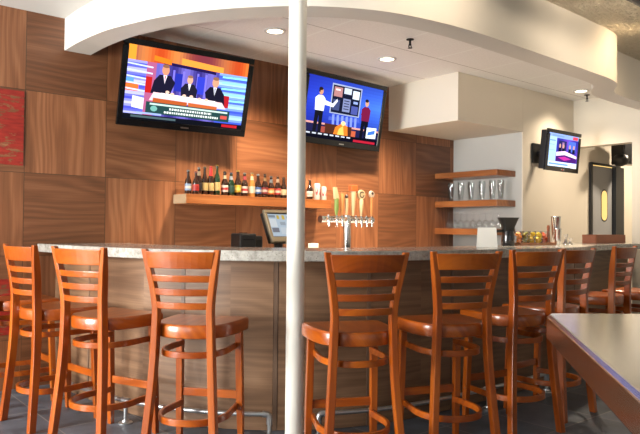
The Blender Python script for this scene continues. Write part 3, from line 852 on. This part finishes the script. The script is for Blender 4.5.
m = MB(); m.loft([[Vector((-.20+a*.026, -.07+b*.014, .55)) for a, b in ((-1,-1),(1,-1),(1,1),(-1,1))], [Vector((-.215+a*.022, -.07+b*.014, .66)) for a, b in ((-1,-1),(.3,-1),(.3,1),(-1,1))]]); m.build('carved_top', cream_h, h)
handle(-.13, [(.010,0),(.013,.03),(.018,.09),(.020,.19),(.016,.21)], tan_h)
h = handle(-.072, [(.010,0),(.014,.04),(.018,.10),(.016,.165)], cream_h)
MB().lathe([(.004,0),(.016,.008),(.018,.02),(.012,.034),(.003,.04)], (-.072,-.07,.558), 14).build('ball_top', cmat((40,34,32)), h)
h = handle(.013, [(.011,0),(.013,.02),(.021,.10),(.024,.20),(.024,.235)], cream_h)
MB().box((.013,-.07,.66), (.084,.04,.058)).build('block_top', cmat((190,80,34)), h, .006)
h = handle(.12, [(.011,0),(.013,.02),(.022,.08),(.024,.15),(.016,.165)], cream_h)
MB().lathe([(.046,-.011),(.05,0),(.046,.011)], (.12,-.07,.602), 24, True, Matrix.Rotation(PI/2, 3, 'X')).build('disc_badge', cream_h, h)
m = MB(); R0, R1 = .031, .021
for k in range(20):   # letter G on the disc
    a0, a1 = rad(40 + 280*k/20), rad(40 + 280*(k+1)/20)
    m.add([(.12+r*math.cos(a), -.0835, .602+r*math.sin(a)) for r, a in ((R0,a0),(R1,a0),(R1,a1),(R0,a1))], [(0,1,2,3)])
m.box((.143,-.0833,.592), (.020,.001,.008)); m.box((.136,-.0833,.598), (.008,.001,.014)) if False else None
m.build('letter', cmat((44,38,34)), h)
h = handle(.26, [(.010,0),(.012,.03),(.016,.10),(.013,.19)], tan_h)
MB().lathe([(.006,-.012),(.034,-.008),(.036,0),(.034,.008),(.006,.012)], (.26,-.07,.612), 20, True, Matrix.Rotation(PI/2, 3, 'X')).build('disc_badge', cmat((160,152,140)), h)
MB().lathe([(.014,-.014),(.014,.014)], (.262,-.07,.620), 14, True, Matrix.Rotation(PI/2, 3, 'X')).build('dark_emblem', cmat((50,34,30)), h)

# ------------------------------------------------------------------ till and printer
pos = thing('till_monitor', 'beige framed touch screen till half hidden by the column', 'till', (2.06,-.42,.92), rad(4))
MB().box((0,.05,.02), (.24,.22,.04)).build('foot', M['black'], pos, .008)
MB().tube([(0,.06,.03),(0,.075,.22)], .04, 14).build('stand', M['black'], pos)
Rt = Matrix.Rotation(rad(-25), 3, 'X')
def tl(v): return Rt @ Vector(v) + Vector((0,.0,.285))
m = MB(); m.box(tl((0,.035,0)), (.35,.06,.29), Rt); m.build('housing', M['black'], pos, .01)
m = MB()
for c, d in (((0,0,.138),(.37,.03,.03)),((0,0,-.13),(.37,.03,.045)),((-.17,0,.004),(.03,.03,.24)),((.17,0,.004),(.03,.03,.24))): m.box(tl(c), d, Rt)
m.build('frame', M['beige'], pos, .005)
SP = []
quad(SP, 0,0,1,1,(206,222,236)); quad(SP, .03,.05,.28,.16,(150,160,170)); quad(SP,.33,.05,.42,.22,(232,200,80)); quad(SP,.52,.04,.62,.24,(236,204,90))
quad(SP,.05,.62,.3,.82,(140,140,150)); quad(SP,.03,.22,.28,.58,(238,244,248)); quad(SP,.4,.35,.6,.5,(180,190,200)); quad(SP,.7,.1,.95,.5,(150,160,172)); quad(SP,.36,.6,.95,.9,(222,232,240))
o = screen(.31, .215, SP, pos, 0, 'touch_screen', screen_mat(.75)); o.matrix_local = Matrix.Translation(tl((0,-.004,.008))) @ Rt.to_4x4()
pr = thing('receipt_printer', 'black receipt printer behind the bar left of the till', 'printer', (1.655,-.40,.92), rad(-8))
MB().box((0,0,.11), (.15,.2,.22)).build('housing', M['black'], pr, .012)
MB().box((0,-.1,.17), (.1,.006,.012)).build('paper_slot', M['dark_metal'], pr); MB().box((-.03,-.06,.2245), (.05,.05,.006)).build('cover', M['dark_metal'], pr)
cr = thing('card_reader', 'small black card machine between printer and till', 'card machine', (1.79,-.38,.92), rad(5))
MB().box((0,0,.10), (.09,.10,.20)).build('housing', M['black'], cr, .012); MB().box((0,-.051,.13), (.06,.004,.07)).build('keypad', M['dark_metal'], cr)
wc = thing('tissue_box', 'small white box behind the bar right of the column', 'box', (2.42,-.40,.92))
MB().box((0,0,.065), (.07,.07,.13)).build('carton', M['paper'], wc, .003); MB().box((0,0,.1305), (.04,.02,.004)).build('slot', cmat((200,196,190)), wc)

# ------------------------------------------------------------------ shelves and glasses in the alcove
names = [('highest oak shelf in the grey alcove, nothing standing on it', 1.787, 1.852), ('middle oak alcove shelf carrying tall clear glasses', 1.452, 1.522), ('lowest oak alcove shelf carrying upturned stemmed glasses', 1.135, 1.205)]
for lab, z0, z1 in names:
    t = thing('alcove_shelf', lab, 'shelf', (4.771,-.437,z0), 0, 'three oak shelves in the grey alcove')
    MB().box((0,0,(z1-z0)/2), (.348,.868,z1-z0)).build('board', M['shelf_y'], t, .003)
ordn = ['first','second','third','fourth','fifth','sixth','seventh','eighth','ninth']
def tall_glass():
    t = thing('beer_glass', '', 'glass')
    MB().lathe([(.028,0),(.031,.004),(.031,.012),(.027,.02),(.033,.10),(.040,.16),(.036,.225),(.034,.225),(.0375,.16),(.031,.10),(.024,.028),(.004,.022)], n=20).build('glass_body', M['glass'], t)
    return t
g0 = tall_glass()
for i, y in enumerate((-.105,-.253,-.396,-.552,-.69,-.80)):
    g = g0 if i == 0 else copy_tree(g0)
    g.location = (4.77, y, 1.522); tag(g, 'tall clear beer glass on the middle shelf, %s from the back wall' % ordn[i], 'glass', 'tall glasses on the middle shelf')
def stem_glass():
    t = thing('wine_glass', '', 'glass')
    MB().lathe([(.030,0),(.038,.05),(.030,.085),(.008,.098),(.004,.104),(.0038,.16),(.006,.166),(.034,.171),(.034,.174)], n=20).build('glass_body', M['stemware'], t)
    return t
g0 = stem_glass()
for i in range(9):
    g = g0 if i == 0 else copy_tree(g0)
    g.location = (4.77, -.075-.088*i, 1.205); tag(g, 'upturned stemmed glass on the lowest shelf, %s from the back wall' % ordn[i], 'glass', 'stemmed glasses on the lowest shelf')

# ------------------------------------------------------------------ things on the bar top
BT = 1.056
cd = thing('table_card', 'blank white folded card standing on the bar top', 'menu card', (2.79,-2.05,BT), rad(-38))
m = MB(); W2 = .072
for s in (-1, 1):
    m.add([(-W2,s*.035,0),(W2,s*.035,0),(W2,0,.150),(-W2,0,.150),(-W2,s*.033,0),(W2,s*.033,0),(W2,-s*.001,.148),(-W2,-s*.001,.148)], [(0,1,2,3),(4,7,6,5),(0,4,5,1),(0,3,7,4),(1,5,6,2),(3,2,6,7)])
m.build('card', M['paper'], cd)
bl = thing('bar_caddy', 'black waisted container with a side handle on the bar top', 'container', (3.36,-1.85,BT), rad(-30))
MB().lathe([(.055,0),(.058,.008),(.052,.09),(.047,.125)], n=20).build('base_cup', plain('smoked_plastic', srgb(26,24,26), .12, coat=.6), bl)
m = MB(); m.loft([[Vector((math.copysign(abs(math.cos(2*PI*k/24))**.5, math.cos(2*PI*k/24))*a, math.copysign(abs(math.sin(2*PI*k/24))**.5, math.sin(2*PI*k/24))*a*.8, z)) for k in range(24)] for a, z in ((.047,.12),(.052,.16),(.078,.225),(.086,.238),(.078,.238),(.05,.17))], True, True)
m.build('hopper', M['black'], bl)
MB().tube([(-.05,0,.125),(-.09,0,.122),(-.12,0,.122)], [.012,.011,.013], 12).build('handle', M['black'], bl)
# garnish tray and jars
tr = thing('garnish_tray', 'low wooden tray carrying jars of cut fruit', 'tray', (3.73,-1.85,BT))
m = MB(); m.box((0,0,.006), (.56,.13,.012))
for c, d in (((0,.061,.018),(.56,.008,.012)),((0,-.061,.018),(.56,.008,.012)),((.276,0,.02),(.008,.114,.012)),((-.276,0,.02),(.008,.114,.012))): m.box(c, d)
m.build('tray_body', M['shelf_x'], tr, .002)
JD = [(-.215,(250,140,0),'orange slices, beside the black container'),(-.115,(130,128,20),'lime wedges, second from the black container'),(-.02,(246,200,20),'yellow lemon slices, in the middle of the tray'),(.085,(248,214,50),'pale lemon wedges, fourth from the black container'),(.19,(214,84,34),'red cherries, beside the muddler')]
fm = {}
for dx, c, what in JD:
    t = thing('fruit_jar', 'clear glass jar of ' + what, 'jar', (3.73+dx,-1.85,BT+.0135), 0, 'jars of cut fruit on the bar')
    MB().lathe([(.038,0),(.043,.006),(.043,.10),(.046,.112),(.0435,.112),(.041,.10),(.040,.008),(.003,.006)], n=20).build('glass_body', M['glass'], t)
    fr_ = plain('fruit_%d' % int(dx*1000), srgb(*c), .55, noise=.12, scale=40)
    m = MB(); random.seed(int(dx*999)+50)
    for k in range(10):
        a = random.uniform(0, 6.28); r = random.uniform(.004,.016); zz = .018 + .008*k
        Mx = Matrix.Rotation(random.uniform(-.6,.6), 3, 'X') @ Matrix.Rotation(random.uniform(-.6,.6), 3, 'Y')
        m.lathe([(.006,-.009),(.019,-.006),(.021,0),(.019,.006),(.006,.009)], (r*math.cos(a), r*math.sin(a), zz), 12, True, Mx)
    m.build('cut_fruit', fr_, t)['kind'] = 'stuff'
mu = thing('muddler', 'upright wooden muddler left of the steel shakers', 'muddler', (4.02,-1.83,BT))
MB().lathe([(.018,0),(.02,.01),(.017,.05),(.012,.12),(.014,.165),(.010,.18)], n=14).build('shaft', M['muddler'], mu)
MB().lathe([(.0205,0),(.0205,.012)], n=14).build('tip', M['black'], mu)
for x, y, h, r, lab in ((4.165,-1.82,.262,.043,'tall steel cocktail shaker tin on the bar top'), (4.085,-1.88,.150,.036,'short steel mixing tin in front of the tall one')):
    t = thing('cocktail_shaker', lab, 'shaker', (x,y,BT), 0, 'steel shaker tins')
    MB().lathe([(r*.74,0),(r*.76,.004),(r*.88,h*.5),(r,h-.004),(r*1.03,h),(r*.97,h),(r*.86,h*.5),(r*.7,.01),(.002,.008)], n=28).build('tin', M['chrome'], t)
    MB().lathe([(r*1.045,h-.006),(r*1.05,h-.003),(r*1.045,h+.001)], n=28, cap=False).build('rolled_rim', M['brushed'], t)
for x, h, lab in ((4.285,.10,'taller double-ended steel jigger right of the shakers'), (4.37,.062,'shorter steel jigger at the end of the shaker group')):
    t = thing('jigger', lab, 'jigger', (x,-1.85,BT), 0, 'steel jiggers')
    MB().lathe([(.026,0),(.024,.002),(.010,h*.42),(.010,h*.48),(.022,h),(.020,h),(.008,h*.52),(.002,h*.5)], n=20).build('cup', M['chrome'], t)
    MB().lathe([(.0115,h*.42),(.0115,h*.48)], n=20, cap=False).build('waist_band', M['brushed'], t)
bx = thing('wooden_caddy', 'reddish-brown wooden box at the far end of the bar top', 'box', (5.62,-1.55,BT))
m = MB()
for c, d in (((0,0,.006),(.66,.16,.012)),((0,.074,.05),(.66,.012,.088)),((0,-.074,.05),(.66,.012,.088)),((.324,0,.05),(.012,.136,.088)),((-.324,0,.05),(.012,.136,.088))): m.box(c, d)
m.build('box_sides', M['muddler'], bx, .002)
MB().box((0,0,.05), (.01,.135,.075)).build('divider', M['cherry_y'], bx)

# ------------------------------------------------------------------ steel table in the foreground
# corner nearest the bar; long side runs back past the camera's right
C0 = Vector((-1.38,-5.063)); fw = Vector((.6393,.7687)); rt = Vector((.7687,-.6393))
def cam2room(X, Z): return C0 + rt*X + fw*Z
k0 = cam2room(.445, 1.284)
dirL = (cam2room(.314,.638) - k0).normalized()             # along the left side, toward the viewer
dirF = (rt*1.0 + fw*.015).normalized()
TZ = 1.02; LT, WT = 1.5, .95
def tpt(a, b): return k0 + dirL*a + dirF*b
tb = thing('steel_table', 'stainless steel topped high table in the right foreground', 'table', (*tpt(LT/2, WT/2), 0))
loc = Vector(tb.location)
r = .02
def rounded(inset):
    P = []
    cs = [((inset,inset),0),((LT-inset,inset),1),((LT-inset,WT-inset),2),((inset,WT-inset),3)]
    for (a, b), q in cs:
        ca = a + (r if q in (0,3) else -r); cb = b + (r if q in (0,1) else -r)
        for k in range(5):
            th = {0:PI,1:1.5*PI,2:0,3:.5*PI}[q] + k*PI/8
            P.append((ca + r*math.cos(th), cb + r*math.sin(th)))
    return P
def lay(inset, z): return [Vector((*tpt(a, b), z)) - loc for a, b in rounded(inset)]
m = MB(); m.loft([lay(.006,TZ-.052), lay(.0,TZ-.046), lay(0,TZ-.006), lay(.006,TZ)], True, False)
m.build('table_top', M['brushed'], tb, .002)
MB().lathe([(.04,.02),(.04,TZ-.07)], n=24).build('pedestal', M['dark_metal'], tb)
MB().box((0,0,TZ-.062), (.4,.4,.018)).build('top_plate', M['dark_metal'], tb, .002)
MB().lathe([(.30,0),(.30,.008),(.06,.03),(.045,.05)], n=36).build('base', M['dark_metal'], tb)

# ------------------------------------------------------------------ ceiling fittings
DL = [((1.649,-.837),'recessed ceiling downlight just left of the white column'), ((2.931,-.832),'recessed ceiling downlight above the right television'), ((5.546,-1.318),'recessed ceiling downlight nearest the doorway')]
for (x, y), lab in DL:
    t = thing('downlight', lab, 'ceiling light', (x,y,CZ), 0, 'recessed downlights over the bar')
    MB().lathe([(.088,0),(.086,-.007),(.066,-.009),(.064,-.002)], n=32, cap=False).build('trim_ring', M['white'], t)
    MB().lathe([(.066,-.0035),(.066,-.0015)], n=32).build('lamp_lens', M['lens'], t)
for (x, y), lab in (((2.63,-1.393),'ceiling sprinkler head over the middle of the bar'), ((5.803,-1.252),'ceiling sprinkler head beside the doorway downlight')):
    t = thing('sprinkler_head', lab, 'sprinkler', (x,y,CZ), 0, 'sprinkler heads in the bar ceiling')
    MB().lathe([(.032,0),(.032,-.005),(.015,-.01)], n=24).build('escutcheon', M['dark_metal'], t)
    MB().lathe([(.009,-.01),(.009,-.04),(.012,-.044),(.012,-.052)], n=14).build('stem', M['dark_metal'], t)
    MB().lathe([(.019,-.072),(.019,-.075)], n=18).build('deflector', M['dark_metal'], t)
    m = MB(); m.tube([(-.013,0,-.05),(-.02,0,-.062),(-.005,0,-.073)], .003, 6); m.tube([(.013,0,-.05),(.02,0,-.062),(.005,0,-.073)], .003, 6); m.build('yoke', M['dark_metal'], t)
pipe = thing('ceiling_pipe', 'black pipe under the silver ceiling at the top right corner', 'pipe', (4.2,-2.93,2.87))
MB().tube([(-1.4,0,0),(1.6,0,0)], .045, 16).build('pipe_run', M['bezel'], pipe)
for x in (-1.1, .2, 1.4):
    m = MB(); m.tube([(x,0,.02),(x,0,.09)], .006, 8); m.lathe([(.052,-.012),(.052,.012)], (x,0,0), 20, True, Matrix.Rotation(PI/2, 3, 'Y')); m.build('hanger', M['dark_metal'], pipe)
# loudspeaker high in the corridor
sp = thing('mounted_speaker', 'small black loudspeaker high in the corridor', 'speaker', (6.78,-1.22,2.16), rad(-20))
MB().box((.06,0,.02), (.34,.2,.30)).build('cabinet', M['black'], sp, .01)
MB().lathe([(.075,-.02),(.08,.05),(.06,.11),(.02,.13)], (-.14,-.06,-.09), 20, True, Matrix.Rotation(PI/2, 3, 'X')).build('horn', M['black'], sp)
MB().lathe([(.08,-.088),(.075,-.086),(.02,-.075)], (0,0,-.05), 20, True, Matrix.Rotation(-PI/2, 3, 'X') if False else None).build('cone', M['dark_metal'], sp) if False else None
MB().box((.06,-.102,.02), (.30,.006,.26)).build('grille', M['dark_metal'], sp, .003)
MB().tube([(0,.08,0),(.03,.16,0)], .018, 10).build('bracket', M['dark_metal'], sp)

# ------------------------------------------------------------------ lights
def area(name, loc, rot, sx, sy, power, col):
    l = bpy.data.lights.new(name, 'AREA'); l.shape = 'RECTANGLE'; l.size = sx; l.size_y = sy; l.energy = power; l.color = col[:3]
    o = bpy.data.objects.new(name, l); COL.objects.link(o); o.location = loc; o.rotation_euler = rot; return o
def spot(name, loc, target, power, col, ang, blend=.6, rad_=.05):
    l = bpy.data.lights.new(name, 'SPOT'); l.energy = power; l.color = col; l.spot_size = rad(ang); l.spot_blend = blend; l.shadow_soft_size = rad_
    o = bpy.data.objects.new(name, l); COL.objects.link(o); o.location = loc
    o.rotation_euler = (Vector(target) - Vector(loc)).to_track_quat('-Z', 'Y').to_euler(); return o
DAY = (1.0, .97, .93); WARM = (1.0, .72, .42); WARM2 = (1.0, .83, .62); WARM3 = (1.0, .77, .53)
for (p, q), pw_ in zip(LW, (15, 80, 820)):
    area('daylight_left', (XL-.35, (p+q)/2, (Z0+Z1)/2), (0, -PI/2, 0), Z1-Z0, q-p, pw_, DAY)
for (p, q), pw_ in zip(FW, (7, 7, 5)):
    area('daylight_front', ((p+q)/2, YF-.35, (Z0+Z1)/2), (PI/2, 0, 0), q-p, Z1-Z0, pw_, DAY)
for (x, y), _ in DL:
    if x < 5: spot('downlight_lamp', (x,y,CZ-.02), (x+.4,y+.6,.9), 690, WARM3, 96, .9, .12)
    else: spot('downlight_lamp', (x,y,CZ-.02), (x-.2,y+.1,0), 140, WARM2, 125, 1, .1)
spot('jar_fill_light', (3.95,-1.72,2.74), (3.74,-1.86,.9), 300, WARM2, 75, .8, .08)  # no fixture here; added to brighten the fruit jars and bar top
spot('foil_fill_light', (3.2,-3.6,2.2), (4.0,-2.9,2.96), 70, WARM2, 130, .9, .06)  # unseen uplight added to brighten the silver ceiling
spot('fascia_lamp', (4.35,-2.78,2.9), (4.32,-2.3,2.58), 24, WARM, 120, .9, .04)
spot('fascia_lamp', (3.1,-3.3,2.88), (3.3,-2.3,2.75), 28, WARM2, 120, 1, .06)  # extra spot added to brighten the fascia more evenly
spot('fascia_lamp', (1.75,-3.1,2.9), (1.7,-2.3,2.7), 42, WARM2, 120, .9, .05)
spot('corridor_lamp', (7.3,-2.0,2.7), (7.1,-1.3,0), 230, WARM2, 140, .8, .1)
w = bpy.data.worlds.new('World'); bpy.context.scene.world = w; w.use_nodes = True
bg = w.node_tree.nodes['Background']; bg.inputs[0].default_value = (.80,.88,1,1); bg.inputs[1].default_value = .4

# ------------------------------------------------------------------ camera
cam = bpy.data.cameras.new('camera'); cam.sensor_width = 36; cam.lens = 36*650.85/640
co = bpy.data.objects.new('camera', cam); COL.objects.link(co)
F = Vector((.63934,.76869,.0190)).normalized(); U = Vector((-.01907,-.00885,.99978)); Rr = F.cross(U).normalized(); U = Rr.cross(F)
co.matrix_world = Matrix((( Rr.x,U.x,-F.x,-1.380),(Rr.y,U.y,-F.y,-5.063),(Rr.z,U.z,-F.z,1.18),(0,0,0,1)))
sc = bpy.context.scene; sc.camera = co
sc.view_settings.view_transform = 'Standard'; sc.view_settings.look = 'None'
sc.view_settings.gamma = 1; sc.view_settings.exposure = 0; sc.view_settings.use_curve_mapping = False
